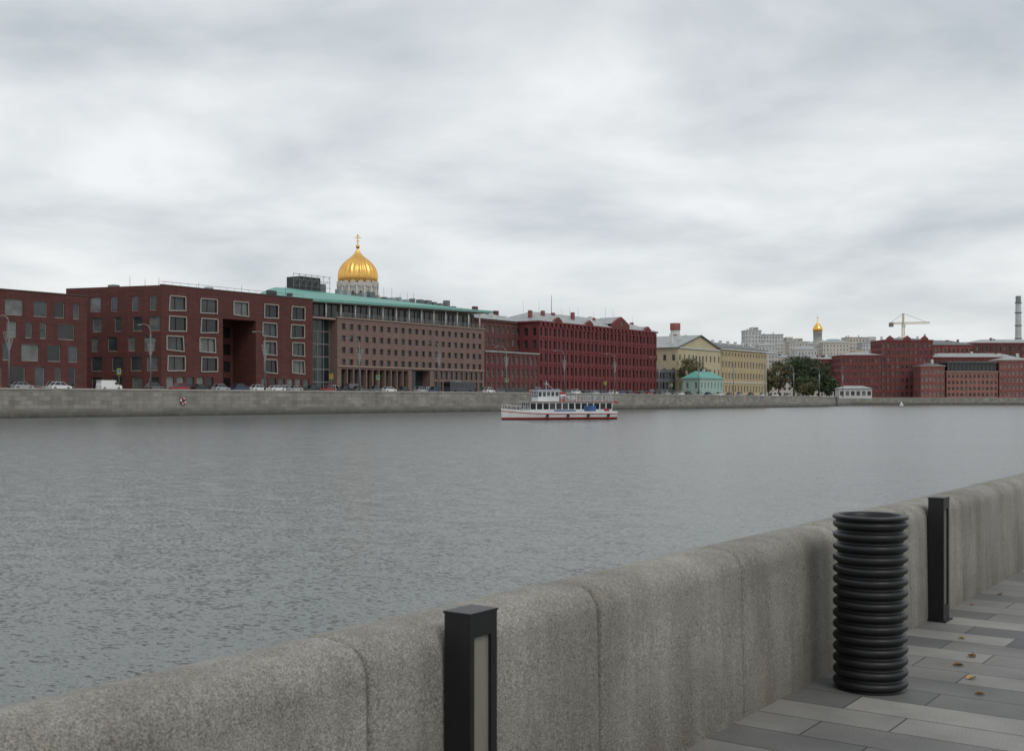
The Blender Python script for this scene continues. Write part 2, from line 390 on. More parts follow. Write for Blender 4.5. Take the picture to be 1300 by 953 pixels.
# ---- F1
o=on_bank('pale_yellow_house',459)
W=43; 
big=[(17+i*3.3,15.5,18.8+i*3.3,23) for i in range(3)]
ws=grid(W,10,[(9.5,3.2)],1.5)+[w for w in grid(W,10,[(15.7,3)],1.5)+grid(W,10,[(21.8,2.8)],1.5) if not (16<(w[0]+w[2])/2<27)]
shell(o,W,26,4.5,26.4,'yel',ws+big,grid(26,6,[(9.5,3.2),(15.7,3),(21.8,2.8)],1.5),fm='frameW',arch=True,rec=.3)
cornice(o,W,26,25.9,'white',.5,.5); cornice(o,W,26,12.2,'white',.3,.2)
z=26.5
o.face('gable','yel',[(0,-.0,z),(W,0,z),(W/2,0,32.0)])
for (xa,xb) in ((-1,W/2),(W+1,W/2)):
    q=[(xa,-.7,26.2),(xb,-.7,32.4),(xb,26,32.4),(xa,26,26.2)]
    o.face('roof','roofg',q)
    o.face('roof_edge','roofd',[(xa,-.72,25.9),(xb,-.72,32.0),(xb,-.72,32.5),(xa,-.72,26.4)])
for i in range(5): o.box('chimneys','white',6+i*7,6,28,7.2+i*7,7.2,32.6)
o.done()
# ---- F2
o=on_bank('ochre_house',502.5)
W=52
shell(o,W,18,4.5,27.6,'yel2',grid(W,15,[(8.6,3.2),(14.6,3.0),(20.0,3.0),(24.6,1.8)],1.5),grid(18,5,[(8.6,3.2),(14.6,3.0),(20.0,3.0)],1.5),fm='frameW',arch=True)
for i in range(16): o.box('pilasters','yel',i*3.44-.0,-.2,4.6,min(i*3.44+.5,W),-.003,26.6)
cornice(o,W,18,26.8,'white',.6,.7); cornice(o,W,18,11.4,'white',.35,.3); hip(o,W,18,27.7,3.0,'roofd')
for i in range(6): o.box('chimneys','white',4+i*8.4,6,28.5,5.2+i*8.4,7.2,31.6)
o.done()
o=Obj('green_house',(-219,446,0),HP)
shell(o,22,8,4.5,12.4,'pgreen',grid(22,7,[(9.4,2.6)],1.2),grid(8,2,[(9.4,2.6)],1.2),fm='frameW',fw=.2,sill='white')
hip(o,22,8,12.45,3.0,'teal',.6,3)
cornice(o,22,8,11.9,'white',.35,.2); o.box('chimneys','white',12,4,13,13,5,16.4); o.done()

# ---- cathedral
o=Obj('gold_domed_cathedral',(-581,631,0),.5)
o.box('nave','white',-26,-26,4,26,26,58); o.box('transept','white',-34,-13,4,-26.01,13,50); o.box('transept','white',26.01,-13,4,34,13,50); o.box('transept','white',-13,-34,4,13,-26.01,50)
o.lathe('drum','white',[(14,56),(14,84),(14.6,84.5),(14.6,86),(13.2,86.4)],n=48)
for i in range(16):
    a=2*math.pi*i/16
    cx,cy=math.cos(a),math.sin(a); tx,ty=-cy,cx; w=1.2; off=14.06
    o.face('drum_windows','g1',[(cx*off-tx*w,cy*off-ty*w,64),(cx*off+tx*w,cy*off+ty*w,64),(cx*off+tx*w,cy*off+ty*w,79.5),(cx*off,cy*off,81),(cx*off-tx*w,cy*off-ty*w,79.5)])
    a2=a+math.pi/16; o.tube('drum_columns','beige',(math.cos(a2)*14.3,math.sin(a2)*14.3,60),(math.cos(a2)*14.3,math.sin(a2)*14.3,84),.7,.7,8)
    o.tube('drum_arches','beige',(cx*13.6,cy*13.6,86),(cx*14.9,cy*14.9,86),2.3,2.3,12,True,False)
prof=[(13.3,86.3),(14.1,88.5),(14.45,91),(14.45,93),(14.0,96),(12.9,99),(11.0,102),(8.6,104.6),(6.0,106.8),(3.9,108.6),(2.4,110.4),(1.4,112.2),(.9,113.8)]
prof=[(r*1.0,86+(z-86)*.93) for r,z in prof]
o.lathe('onion_dome','gold',prof,n=192,rib=.055,ribn=24)
o.lathe('cross_orb','gold',[(.2,111.8),(1.2,112.6),(1.5,113.6),(1.2,114.6),(.2,115.2)],n=16)
o.box('cross','gold',-.28,-.28,115,.28,.28,122.5)
for zz,w in ((119.6,2.2),(121,1.1),(117.2,1.3)):
    o.box('cross','gold',-w,-.27,zz,w,.27,zz+.5)
for sx in (-20,20):
    for sy in (-20,20):
        o.lathe('corner_towers','white',[(5.5,58),(5.5,66)],c=(sx,sy,0),n=20)
        o.lathe('corner_domes','gold',[(5.2,66),(5.8,68.5),(5.2,71),(3,73.5),(1,75.5),(.3,77)],c=(sx,sy,0),n=32)
o.done()

# ------------------------------------------------------------------ north quay district
TH=math.radians(35.2); cT,sT=math.cos(TH),math.sin(TH)
O0=(-286.,814.)
def dist(u,v): return (O0[0]+cT*u-sT*v, O0[1]+sT*u+cT*v,0)
def blk(name,u,v,W,D,z1,wm,nc,rows,ww,roofm='roofd',hipr=0,arch=False,fm='frameW',corn='redtrim',pil=0,chim=0,left=True,gl=None,clut=0,fw=.2):
    o=Obj(name,dist(u,v),TH)
    nl=max(2,int(nc*D/W))
    shell(o,W,D,4.2,z1,wm,grid(W,nc,rows,ww),grid(D,nl,rows,ww) if left else [],fm=fm,fw=fw,arch=arch,rec=.4,gl=gl or ['g1','g2','g2','g3'],right=grid(D,nl,rows,ww))
    if corn: cornice(o,W,D,z1-.2,corn,.8,.5)
    if pil:
        for i in range(pil+1): o.box('pilasters',corn,min(i*W/pil,W-.6),-.3,4.5,min(i*W/pil,W-.6)+.6,-.004,z1-.3)
    if hipr: hip(o,W,D,z1+.62,hipr,roofm)
    for i in range(chim):
        x=U_(1,W-2); o.box('chimneys',random.choice([wm,'white']),x,D*.4,z1,x+1.4,D*.4+1.4,z1+U_(3,5.5))
    if clut: clutter(o,W,D,z1,clut)
    return o
def rws(z0,z1,n,f=.55):
    s=(z1-z0)/n; return [(z0+s*(i+.5),s*f) for i in range(n)]
blk('red_brick_factory_wing',1,20,30,24,35,'redh',10,rws(5,34,6,.6),1.5,'roofg',2.5,True,'frameD',pil=10,chim=3).done()
blk('red_brick_factory_wing',-22,46,24,24,33,'red2',8,rws(5,32,6,.6),1.5,'roofg',2.5,True,'frameD',pil=4,chim=3).done()
o=blk('ornate_red_brick_factory',31.6,24,37,26,46,'redh',11,rws(5,45,8,.6),1.7,'roofd',2,True,'frameD',pil=11,chim=4)
for c in (6,18.5,31):
    pts=[(c-2.6,46.6),(c+2.6,46.6),(c+2.6,47.8),(c,49.8),(c-2.6,47.8)]
    o.face('gables','redh',[(x,-.6,z) for x,z in pts]); o.face('gables','redh',[(x,.6,z) for x,z in pts][::-1])
    for i in range(5):
        a,b=pts[i],pts[(i+1)%5]; o.face('gables','redtrim',[(b[0],-.6,b[1]),(a[0],-.6,a[1]),(a[0],.6,a[1]),(b[0],.6,b[1])])
o.done()
blk('red_brick_warehouse',69,58,42,26,44,'red2',13,rws(5,43,7,.55),1.7,'roofd',4,False,'frameD',pil=7,chim=5,clut=5).done()
blk('red_brick_warehouse',112,66,70,26,46,'brown',20,rws(5,45,7,.55),1.7,'roofg',3,False,'frameD',pil=9,chim=6,clut=8).done()
blk('red_brick_riverside_house',53,4,17,16,27,'red2',6,rws(5,26,4,.6),1.5,'roofd',2,True,'frameW','grant',pil=0,chim=2).done()
o=blk('glazed_riverside_restaurant',71,3,36,20,23,'red3',12,rws(5,22,4,.55),1.7,'roofd',0,True,'frameD','grant',pil=0)
o.box('terrace_glazing','g1',1,1,24,35,18,29.5); o.box('terrace_roof','roofd',0,-.5,29.6,36,19,30.4)
for i in range(13): o.box('terrace_posts','mid',1+i*2.8,.6,23.6,1.3+i*2.8,.95,29.6)
o.done()
blk('red_brick_riverside_house',108,3,23,18,31,'red2',8,rws(5,30,5,.6),1.5,'roofg',2.4,True,'frameW','grant',pil=0,chim=3).done()
blk('red_brick_riverside_house',132,5,40,18,27,'red3',13,rws(5,26,4,.6),1.5,'roofg',2.4,True,'frameD','grant',pil=6,chim=3).done()
blk('red_brick_warehouse',72,34,60,14,34,'redh',18,rws(5,33,6,.55),1.6,'roofg',3,False,'frameD',pil=8,chim=6,clut=6).done()

def far(lat,d): return (cT*lat-sT*d, sT*lat+cT*d)
rt=random.Random(11)
def tower(lat,d,W,D,z1,m):
    X,Y=far(lat,d); o=Obj('stone_apartment_block',(X,Y,0),TH)
    nc=int(W/3.1); nr=int((z1-8)/4.2); r_=rws(8,z1-1.5,nr,.5)
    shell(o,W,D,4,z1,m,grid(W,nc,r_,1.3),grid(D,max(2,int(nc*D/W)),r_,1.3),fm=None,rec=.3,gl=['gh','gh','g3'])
    cornice(o,W,D,z1-.4,'beige2',.8,.6)
    k=rt.random()
    if k<.45: hip(o,W,D,z1+.45,rt.uniform(2.5,4.5),rt.choice(['roofg','roofd','roofg']))
    elif k<.8:
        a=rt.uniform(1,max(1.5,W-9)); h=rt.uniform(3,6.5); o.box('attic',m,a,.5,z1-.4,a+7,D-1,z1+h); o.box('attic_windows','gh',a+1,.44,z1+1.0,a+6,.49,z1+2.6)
    for i in range(int(W/7)):
        x=rt.uniform(1,W-2); h=rt.uniform(1.5,4); o.box('chimneys',m,x,D*.4,z1,x+rt.uniform(.8,2),D*.4+1.2,z1+h)
    o.done()
MM=['beige','beige2','beige3','beige2']
lat=258
def sk(lat):   # taller blocks at the west end of the hill
    return 76 if lat<282 else 70 if lat<312 else 62 if lat<342 else 68 if lat<407 else 62
while lat<640:
    W=rt.uniform(11,27); tower(lat,1300+rt.uniform(-12,25),W,20,sk(lat)+rt.uniform(-8,5),rt.choice(MM)); lat+=W+rt.uniform(-2,1)
lat=262
while lat<640:
    W=rt.uniform(14,28); tower(lat,1250+rt.uniform(-8,8),W,18,rt.uniform(55,66)-(5 if lat>450 else 0),rt.choice(MM)); lat+=W+rt.uniform(3,16)
lat=250
while lat<540:
    W=rt.uniform(10,24); tower(lat,1180+rt.uniform(-18,18),W,18,rt.uniform(40,58),rt.choice(MM+['yel'])); lat+=W+rt.uniform(0,6)
lat=232
while lat<360:
    W=rt.uniform(12,24); tower(lat,1050+rt.uniform(-15,15),W,16,rt.uniform(26,38),rt.choice(MM+['white','yel'])); lat+=W+rt.uniform(0,4)
X,Y=far(388,1500)
o=Obj('distant_bell_tower',(X,Y,0),.2)
o.box('base','white',-9,-9,4,9,9,70); o.lathe('drum','white',[(5.5,70),(5.5,88),(6,88),(6,89)],n=20)
o.lathe('dome','gold',[(5.2,89),(6.2,91.5),(6.0,94),(4.2,97),(2,99.5),(.7,102),(.3,104)],n=32); o.box('cross','gold',-.25,-.25,104,.25,.25,110); o.box('cross_arm','gold',-1.5,-.2,107,1.5,.2,107.6); o.done()
o=Obj('power_station_chimney',(-249,1171,0)); 
o.lathe('shaft','beige2',[(3.4,4),(2.5,93)],n=20); o.lathe('platform','mid',[(2.5,93),(3.1,93.2),(3.1,94),(2.4,94.1),(2.4,99.8),(1.9,99.8),(1.9,97)],n=20)
for zz in (60,72,84): o.lathe('platform','mid',[(2.6,zz),(3.3,zz+.1),(3.3,zz+.8),(2.6,zz+.9)],n=20)
o.done()
X,Y=far(293,885); o=Obj('tower_crane',(X,Y,0),TH)
def lattice(a,b,w,n,r=.13):
    a=Vector(a);b=Vector(b);d=(b-a)/n; up=Vector((0,0,1)) if abs(d.normalized().z)<.8 else Vector((1,0,0)); s=d.cross(up).normalized()*w; u=s.cross(d).normalized()*w
    cs=[s+u,s-u,-s-u,-s+u]
    for c in cs: o.bar('lattice','crane',a+c,b+c,r)
    for i in range(n):
        for k in range(4): o.bar('lattice','crane',a+d*i+cs[k],a+d*(i+1)+cs[(k+1)%4],r*.7)
lattice((0,0,4),(0,0,60),.8,26); lattice((-10,0,60.5),(22,6,61.5),.6,22); lattice((0,0,60),(0,0,68),.5,4)
o.bar('stays','dark',(0,0,68),(19,5,62),.1); o.bar('stays','dark',(0,0,68),(-9.5,0,61),.1); o.box('cab','white',-1,-2.3,57.5,1,-.9,60); o.box('counterweight','mid',-10.5,-1,58,-7.5,1,61); o.done()

X,Y=far(165,760); o=Obj('pale_riverside_pavilion',(X,Y,0),TH)
shell(o,42,14,4.2,16.5,'beige3',grid(42,14,rws(5,16,3,.55),1.5),[],fm='frameW',roofm='roofg'); hip(o,42,14,16.6,2.4,'roofg'); o.done()
X,Y=far(180,650); o=Obj('small_white_pavilion',(X,Y,0),TH)
shell(o,18,8,4.2,9.5,'beige2',grid(18,6,[(7,2.4)],2),[],fm='frameD'); hip(o,18,8,9.6,1.6,'roofg'); o.done()

# ------------------------------------------------------------------ ground, quays, water
o=Obj('ground_far_bank'); 
o.face('g','land',[(-211.3,-1500,4.45),(-211.3,571,4.45),(-268.4,770,4.45),(-286.4,814,4.45),(64,1062,4.45),(64,9000,4.45),(-9000,9000,4.45),(-9000,-1500,4.45)]); o.done()
def zs(Y): return 5.6 if Y<300 else 5.6-(Y-300)/271*.8
o=Obj('embankment_road')
for a,b in ((-1200,300),(300,571)): o.face('r','asph',[(-211.5,a,zs(a)),(-211.5,b,zs(b)),(-231,b,zs(b)),(-231,a,zs(a))])
o.done()
o=Obj('road_markings')
Y=-60
while Y<565: o.face('r','white',[(-221,Y,zs(Y)+.006),(-221,Y+3,zs(Y+3)+.006),(-221.15,Y+3,zs(Y+3)+.006),(-221.15,Y,zs(Y)+.006)]); Y+=9
o.done()
o=Obj('pavement_far_bank')
for a,b in ((-1200,300),(300,571)):
    x0,x1=-231,-236.5
    o.face('p','cap',[(x0,a,zs(a)+.14),(x0,b,zs(b)+.14),(x1,b,zs(b)+.14),(x1,a,zs(a)+.14)]); o.face('p','cap',[(x0,a,zs(a)),(x0,b,zs(b)),(x0,b,zs(b)+.14),(x0,a,zs(a)+.14)])
o.done()
def quay(name,pts,prof_top=.62):
    o=Obj(name)
    for (x0,y0,t0),(x1,y1,t1) in zip(pts[:-1],pts[1:]):
        L=math.hypot(x1-x0,y1-y0); n=((y1-y0)/L,-(x1-x0)/L)
        def P(x,y,off,z): return (x+n[0]*off,y+n[1]*off,z)
        def sweep(part,m,pr):
            for (oa,za),(ob,zb) in zip(pr[:-1],pr[1:]):
                f=lambda t,z: (-1.0 if z=='b' else t+z)
                o.face(part,m,[P(x0,y0,oa,f(t0,za)),P(x1,y1,oa,f(t1,za)),P(x1,y1,ob,f(t1,zb)),P(x0,y0,ob,f(t0,zb))])
        sweep('wall','quay',[(0.0,-.3),(.45,'b')][::-1])
        sweep('coping','cap',[(-.02,-.32),(.14,-.3),(.14,-.05),(.1,0),(-.5,0),(-.55,-.05),(-.55,-1.2)])
    o.done()
quay('granite_embankment_wall',[(-211,-1200,5.85),(-211,300,5.85),(-211,571,5.15),(-213,576,5.1),(-268,770,5.0),(-286,814,5.0)])
quay('granite_embankment_wall',[(-286,814,5.0),(64,1061,5.0)])
# water
m,nt,b=newmat('river_water'); L=nt.links.new
b.inputs['Base Color'].default_value=(.100,.112,.106,1); b.inputs['Roughness'].default_value=.22; b.inputs['IOR'].default_value=1.333
tc=N(nt,'ShaderNodeTexCoord')
def wn(scale,rot,st,det=3,ro=.55):
    mp=N(nt,'ShaderNodeMapping'); mp.inputs['Rotation'].default_value=(0,0,rot); mp.inputs['Scale'].default_value=st
    L(tc.outputs['Object'],mp.inputs[0]); n=N(nt,'ShaderNodeTexNoise'); n.inputs['Scale'].default_value=scale; n.inputs['Detail'].default_value=det; n.inputs['Roughness'].default_value=ro
    L(mp.outputs[0],n.inputs['Vector']); return n
def vm(op,a,b_):
    n=N(nt,'ShaderNodeVectorMath',operation=op)
    for i,v in enumerate((a,b_)):
        if v is None: continue
        if isinstance(v,tuple): n.inputs[i].default_value=v
        else: L(v,n.inputs[i])
    return n.outputs[0]
WK1,WK2=.83,.22
f1=vm('MULTIPLY',vm('SUBTRACT',wn(6.5,-.6,(1,1.6,1),4,.6).outputs['Color'],(.5,.5,.5)),(WK1,WK1,0))
f2=vm('MULTIPLY',vm('SUBTRACT',wn(.9,-.6,(1,1.8,1),3,.5).outputs['Color'],(.5,.5,.5)),(WK2,WK2,0))
e=wn(.022,-.6,(1,2.6,1),3).outputs[0]
mr=N(nt,'ShaderNodeMapRange'); mr.inputs[1].default_value=.35; mr.inputs[2].default_value=.65; mr.inputs[3].default_value=.75; mr.inputs[4].default_value=1.1
L(e,mr.inputs[0])
sc=N(nt,'ShaderNodeVectorMath',operation='SCALE'); L(vm('ADD',f1,f2),sc.inputs[0]); L(mr.outputs[0],sc.inputs[3])
nn=vm('NORMALIZE',vm('ADD',sc.outputs[0],(0,0,1)),None); L(nn,b.inputs['Normal']); M['water']=m
o=Obj('river_water'); o.face('w','water',[(-3000,-3000,0),(3000,-3000,0),(3000,5000,0),(-3000,5000,0)]); o.done()

# ------------------------------------------------------------------ far-bank furniture
def lamp(Y,h=14.6):
    z=zs(Y); o=Obj('street_lamp',(-214.2,Y,z),0)
    o.tube('pole','mid',(0,0,0),(0,0,h-2),.2,.13,8); o.tube('base','dark',(0,0,0),(0,0,1.2),.28,.24,8)
    p=[(0,0,h-2),(-.25,0,h-1),(-1.0,0,h-.3),(-2.2,0,h),(-3.2,0,h-.05)]
    for a,b_ in zip(p[:-1],p[1:]): o.tube('arm','mid',a,b_,.11,.10,6)
    o.box('lamp_head','roofg',-4.2,-.25,h-.2,-3.1,.25,h+.05)
    for i in range(7):
        k=(i-3)/3; o.tube('ornament','roofg',(0,0,h-7.5),(0,k*1.25,h-3.4),.04,.04,4)
    for q in (h-3.4,h-4.6,h-5.7):
        w=1.25*(q-(h-7.5))/4.1; o.tube('ornament','roofg',(0,-w,q),(0,w,q),.04,.04,4)
    o.done()
for k in range(15): lamp(132.5+k*33.6)
M['signy']=mat('sign_yellow_green',(.40,.52,.06),namt=.02); M['signb']=mat('sign_blue',(.03,.10,.42),namt=.02); M['signr']=mat('sign_red',(.5,.03,.03),namt=.02)
def sign(Y,x=-213.6,kind=0):
    z=zs(Y); o=Obj('road_sign',(x,Y,z),0)
    o.tube('post','mid',(0,0,0),(0,0,4.6),.06,.06,6)
    o.box('panel_backing','signy',-.65,-.06,3.3,.65,-.02,4.6); o.box('panel','signb' if kind==0 else 'signr',-.42,-.09,3.53,.42,-.065,4.37)
    o.face('symbol','white',[(-.25,-.10,3.65),(.25,-.10,3.65),(0,-.10,4.2)]); o.done()
for Y,k in ((157.5,0),(222,1),(240,0),(300,0),(360,1),(410,0)): sign(Y,kind=k)

def car(name,x,Y,col,L_=4.4,h=1.45,van=False,face=1,rz=None):
    key='paint_%02d%02d%02d'%tuple(int(c*99) for c in col)
    if key not in M: M[key]=mat(key,col,rough=.25,namt=.03,nscale=.5)
    o=Obj(name,(x,Y,zs(Y)),(HP if face>0 else -HP) if rz is None else rz); l=L_/2; w=.88 if not van else .98
    if van: low=[(-l,.3),(l,.3),(l+.02,.75),(l-.15,1.05),(l-.9,1.15),(-l,1.15)]; cab=[(-l+.02,1.15),(l-.85,1.15),(l-1.5,h-.08),(l-1.7,h),(-l+.1,h)]
    else: low=[(-l+.05,.28),(l-.05,.28),(l,.6),(l-.12,.78),(l-1.15,.92),(-l+.7,.97),(-l+.05,.9),(-l,.6)]; cab=[(-l+.45,.95),(l-1.05,.92),(l-1.75,h-.05),(l-2.0,h),(-l+1.5,h),(-l+1.2,h-.06)]
    def ext(part,m,pts,w0,w1,zl,zh):
        f=lambda z: w0+(w1-w0)*(z-zl)/(zh-zl)
        a=[(px,-f(pz),pz) for px,pz in pts]; b_=[(px,f(pz),pz) for px,pz in pts]
        o.face(part,m,a); o.face(part,m,b_[::-1])
        for i in range(len(pts)):
            j=(i+1)%len(pts); o.face(part,m,[a[j],a[i],b_[i],b_[j]])
    ext('body',key,low,w,w*.97,.28,1.1)
    ext('cabin','g1' if not van else key,cab,w*.93,w*.72 if not van else w*.88,.92,h)
    tx=[p for p in cab if p[1]>=h-.01]; xa=min(p[0] for p in tx)-.25; xb=max(p[0] for p in tx)+.2
    rw=w*.74 if not van else w*.88
    o.box('roof_panel',key,xa,-rw,h-.05,xb,rw,h+.02)
    if not van:
        for sx in (-1,1):
            for q in ((cab[0],(xa,h)),(cab[1],(xb,h)),((-.15,.95),(-.25,h))):
                o.tube('pillars',key,(q[0][0],sx*w*.935,q[0][1]),(q[1][0],sx*rw,q[1][1]),.045,.045,4)
    else:
        for sx in (-1,1):
            o.box('side_windows','g1',l-1.75,sx*w*.95-.02,1.2,l-1.05,sx*w*.95+.02,h-.35)
        o.face('windscreen','g1',[(l-.82,-w*.8,1.2),(l-.82,w*.8,1.2),(l-1.42,w*.76,h-.12),(l-1.42,-w*.76,h-.12)])
    for sx in (-1,1):
        for wx in (-l+.8,l-.85):
            o.tube('wheels','tyre',(wx,sx*(w-.2),.32),(wx,sx*(w+.02),.32),.32,.32,14); o.tube('hubs','mid',(wx,sx*(w+.02),.32),(wx,sx*(w+.03),.32),.19,.17,10)
        o.box('headlights','white',l-.12,sx*w*.62-.16,.62,l+.01,sx*w*.62+.16,.76); o.box('tail_lights','boatr',-l-.01,sx*w*.7-.14,.66,-l+.1,sx*w*.7+.14,.84)
    o.done()
W_=(.75,.76,.76);BK=(.02,.02,.022);SL=(.35,.36,.37);DB=(.03,.05,.12);RD=(.3,.03,.03);GY=(.12,.125,.13)
car('parked_car',-217,145.5,W_,4.7,1.6); car('van',-217,157.5,(.8,.8,.8),5.2,2.1,True)
cs=[BK,SL,GY,W_,BK,SL,DB,W_,GY,SL,BK,RD]
i=0
for Y in (128,137,169,176,182,188,194,200,206,212,218,224,230,236,242,248,254,262,268,295,301,307,313,320,326,333,339,345,352,358,364,371,377,383,392,398,404,412,418,424,431,440,449,460,470,480,492,505,520,535,550):
    car('parked_car',-216.8+U_(-.2,.2),Y,cs[i%12] if R()<.8 else random.choice(cs),U_(4.1,4.8),U_(1.45,1.85),face=1 if R()<.5 else -1); i+=1
for Y in (133,150,163,185,203,217,235,258,276,290,305,322,341,355,376,399,420): car('car',-226+U_(-.5,.5),Y,random.choice(cs),4.5,U_(1.5,1.9),face=-1)
for Y in (240,330,410): car('van',-222.5,Y,random.choice((W_,GY,SL)),5.4,2.3,True)
o=Obj('coach_bus',(-218,281.5,zs(281)),HP)
M['busp']=mat('bus_dark_paint',(.05,.055,.07),rough=.25)
o.box('body','busp',-6,-1.25,.35,6,1.25,1.7); o.box('windows_band','g1',-5.95,-1.22,1.7,5.98,1.22,2.95); o.box('roof','busp',-6,-1.2,2.95,5.9,1.2,3.35); o.box('roof_unit','roofg',-3,-.8,3.35,0,.8,3.6)
for i in range(8):
    for sx in (-1,1): o.box('window_posts','busp',-6+i*1.65,sx*1.24-.02,1.7,-5.85+i*1.65,sx*1.24+.02,2.95)
for wx in (-3.6,3.8):
    for sx in (-1,1): o.tube('wheels','tyre',(wx,sx*1.0,.5),(wx,sx*1.27,.5),.5,.5,16)
o.done()
o=Obj('lifebuoy',(-210.55,172,3.2))
def torus(part,m,R0,r,n=28,k=8,seg=None):
    for i in range(n):
        if seg and not seg(i): continue
        a0,a1=2*math.pi*i/n,2*math.pi*(i+1)/n
        for j in range(k):
            b0,b1=2*math.pi*j/k,2*math.pi*(j+1)/k
            P=lambda a,b_:(r*math.sin(b_),(R0+r*math.cos(b_))*math.cos(a),(R0+r*math.cos(b_))*math.sin(a))
            o.face(part,m,[P(a0,b0),P(a1,b0),P(a1,b1),P(a0,b1)],True)
torus('ring_red','boatr',.62,.17,seg=lambda i:i%7<4); torus('ring_white','boatw',.62,.17,seg=lambda i:i%7>=4)
o.done()
o=Obj('river_buoy',(-215,705,0)); o.lathe('float','boatw',[(1.0,-.3),(1.2,.2),(1.0,.7),(.3,1.0)],n=16); o.lathe('cone','boatw',[(.7,1.0),(.15,2.3)],n=12); o.tube('lamp','boatr',(0,0,2.3),(0,0,2.6),.15,.1,8); o.done()

# ------------------------------------------------------------------ trees
def tree(name,X,Y,z0,h,cr,mats,seed,n=2600,ls=.55):
    rnd=random.Random(seed); o=Obj(name,(X,Y,z0),rnd.random()*6)
    th=h*.34; o.tube('trunk','bark',(0,0,0),(.2,.1,th),h*.024,h*.016,8)
    tips=[]
    for i in range(9):
        a=i*2.4+rnd.random(); r=cr*rnd.uniform(.4,.8); zt=h*rnd.uniform(.45,.88)
        mid=(math.cos(a)*r*.45,math.sin(a)*r*.45,(th+zt)*.5+.3); tip=(math.cos(a)*r,math.sin(a)*r,zt)
        o.tube('limbs','bark',(.1,.05,th*rnd.uniform(.7,1)),mid,h*.011,h*.007,5); o.tube('limbs','bark',mid,tip,h*.007,h*.003,5); tips.append(tip)
    cl=list(tips)+[(0,0,h*.9)]
    while len(cl)<46:
        a=rnd.uniform(0,6.28); u=rnd.uniform(-1,1); rr=rnd.uniform(.4,1)**.6
        cl.append((math.cos(a)*cr*rr*math.sqrt(1-u*u),math.sin(a)*cr*rr*math.sqrt(1-u*u),h*.6+u*h*.36*rr))
    per=n//len(cl)
    for c in cl:
        s=cr*rnd.uniform(.2,.34); m=mats[0] if rnd.random()<.55 else mats[1]
        for k in range(per):
            p=Vector(c)+Vector((rnd.gauss(0,1),rnd.gauss(0,1),rnd.gauss(0,.75)))*s*.6
            d=Vector((rnd.gauss(0,1),rnd.gauss(0,1),rnd.gauss(0,1))).normalized(); t=d.orthogonal().normalized(); b_=d.cross(t); l=ls*rnd.uniform(.6,1.3)
            mm=m if rnd.random()<.8 else mats[rnd.randrange(len(mats))]
            o.face('foliage',mm,[p-t*l*.5,p+b_*l*.35,p+t*l*.5,p-b_*l*.35])
    o.done()
tree('autumn_tree',-229,457,4.6,17,5.5,['leafy','leafl'],3,3400,.6)
tree('autumn_tree',-227,466,4.6,13,4,['leafy','leafd'],4,2200,.6)
for i,(lat,d,h,r,mm) in enumerate(((158,700,23,6.5,['leafy','leafl']),(168,705,25,8,['leafd','leafl']),(176,715,27,8.5,['leafd','leafl']),(183,705,24,8,['leafd','leafd','leafl']),(150,690,17,5,['leafy','leafl']),(190,730,19,7,['leafd','leafl']),(163,650,8,4,['leafl','leafy']),(172,690,13,7,['leafd','leafl']),(188,700,11,6,['leafd','leafl']),(203,790,12,5,['leafd','leafl']))):
    X,Y=far(lat,d); tree('deciduous_tree',X,Y,4.4,h,r,mm,20+i,3600,.95)

# ------------------------------------------------------------------ boat
bx,by=-109.5,187.0; hx,hy=-121.3,168.6
ang=math.atan2(hy-by,hx-bx); BL=math.hypot(hx-bx,hy-by)
o=Obj('river_cruise_boat',(bx,by,0),ang)
st=[]
for i in range(15):
    t=i/14; x=t*BL
    hw=2.35*(1-max(0,(t-.68)/.32)**2.1)*(1-.12*max(0,(.12-t)/.12)); hw=max(hw,.05)
    sh=1.25+.55*max(0,(t-.55)/.45)**2
    st.append((x,hw,sh))
def strip(part,m,f0,f1):
    for (a,b_) in zip(st[:-1],st[1:]):
        for s in (-1,1):
            q=[(f0(a)[0],s*f0(a)[1],f0(a)[2]),(f0(b_)[0],s*f0(b_)[1],f0(b_)[2]),(f1(b_)[0],s*f1(b_)[1],f1(b_)[2]),(f1(a)[0],s*f1(a)[1],f1(a)[2])]
            o.face(part,m,q if s<0 else q[::-1])
F=lambda k,zf: (lambda q:(q[0]-(1-k)*1.2*(q[0]/BL)**4,q[1]*k,zf(q)))
strip('hull_bottom','boatd',F(.80,lambda q:-.5),F(.90,lambda q:.22))
strip('hull_red_band','boatr',F(.90,lambda q:.22),F(.94,lambda q:.45))
strip('hull','boatw',F(.94,lambda q:.45),F(1,lambda q:q[2]-.3))
strip('rubbing_strake','boatr',F(1.01,lambda q:q[2]-.3),F(1.01,lambda q:q[2]-.14))
strip('bulwark','boatw',F(1,lambda q:q[2]-.14),F(1,lambda q:q[2]+.25))
for (a,b_) in zip(st[:-1],st[1:]): o.face('deck','mid',[(a[0],-a[1],a[2]-.1),(b_[0],-b_[1],b_[2]-.1),(b_[0],b_[1],b_[2]-.1),(a[0],a[1],a[2]-.1)])
o.face('transom','boatw',[(0,-2.1,-.3),(0,-2.2,1.5),(0,2.2,1.5),(0,2.1,-.3)])
sx0,sx1=1.0,BL-4.7
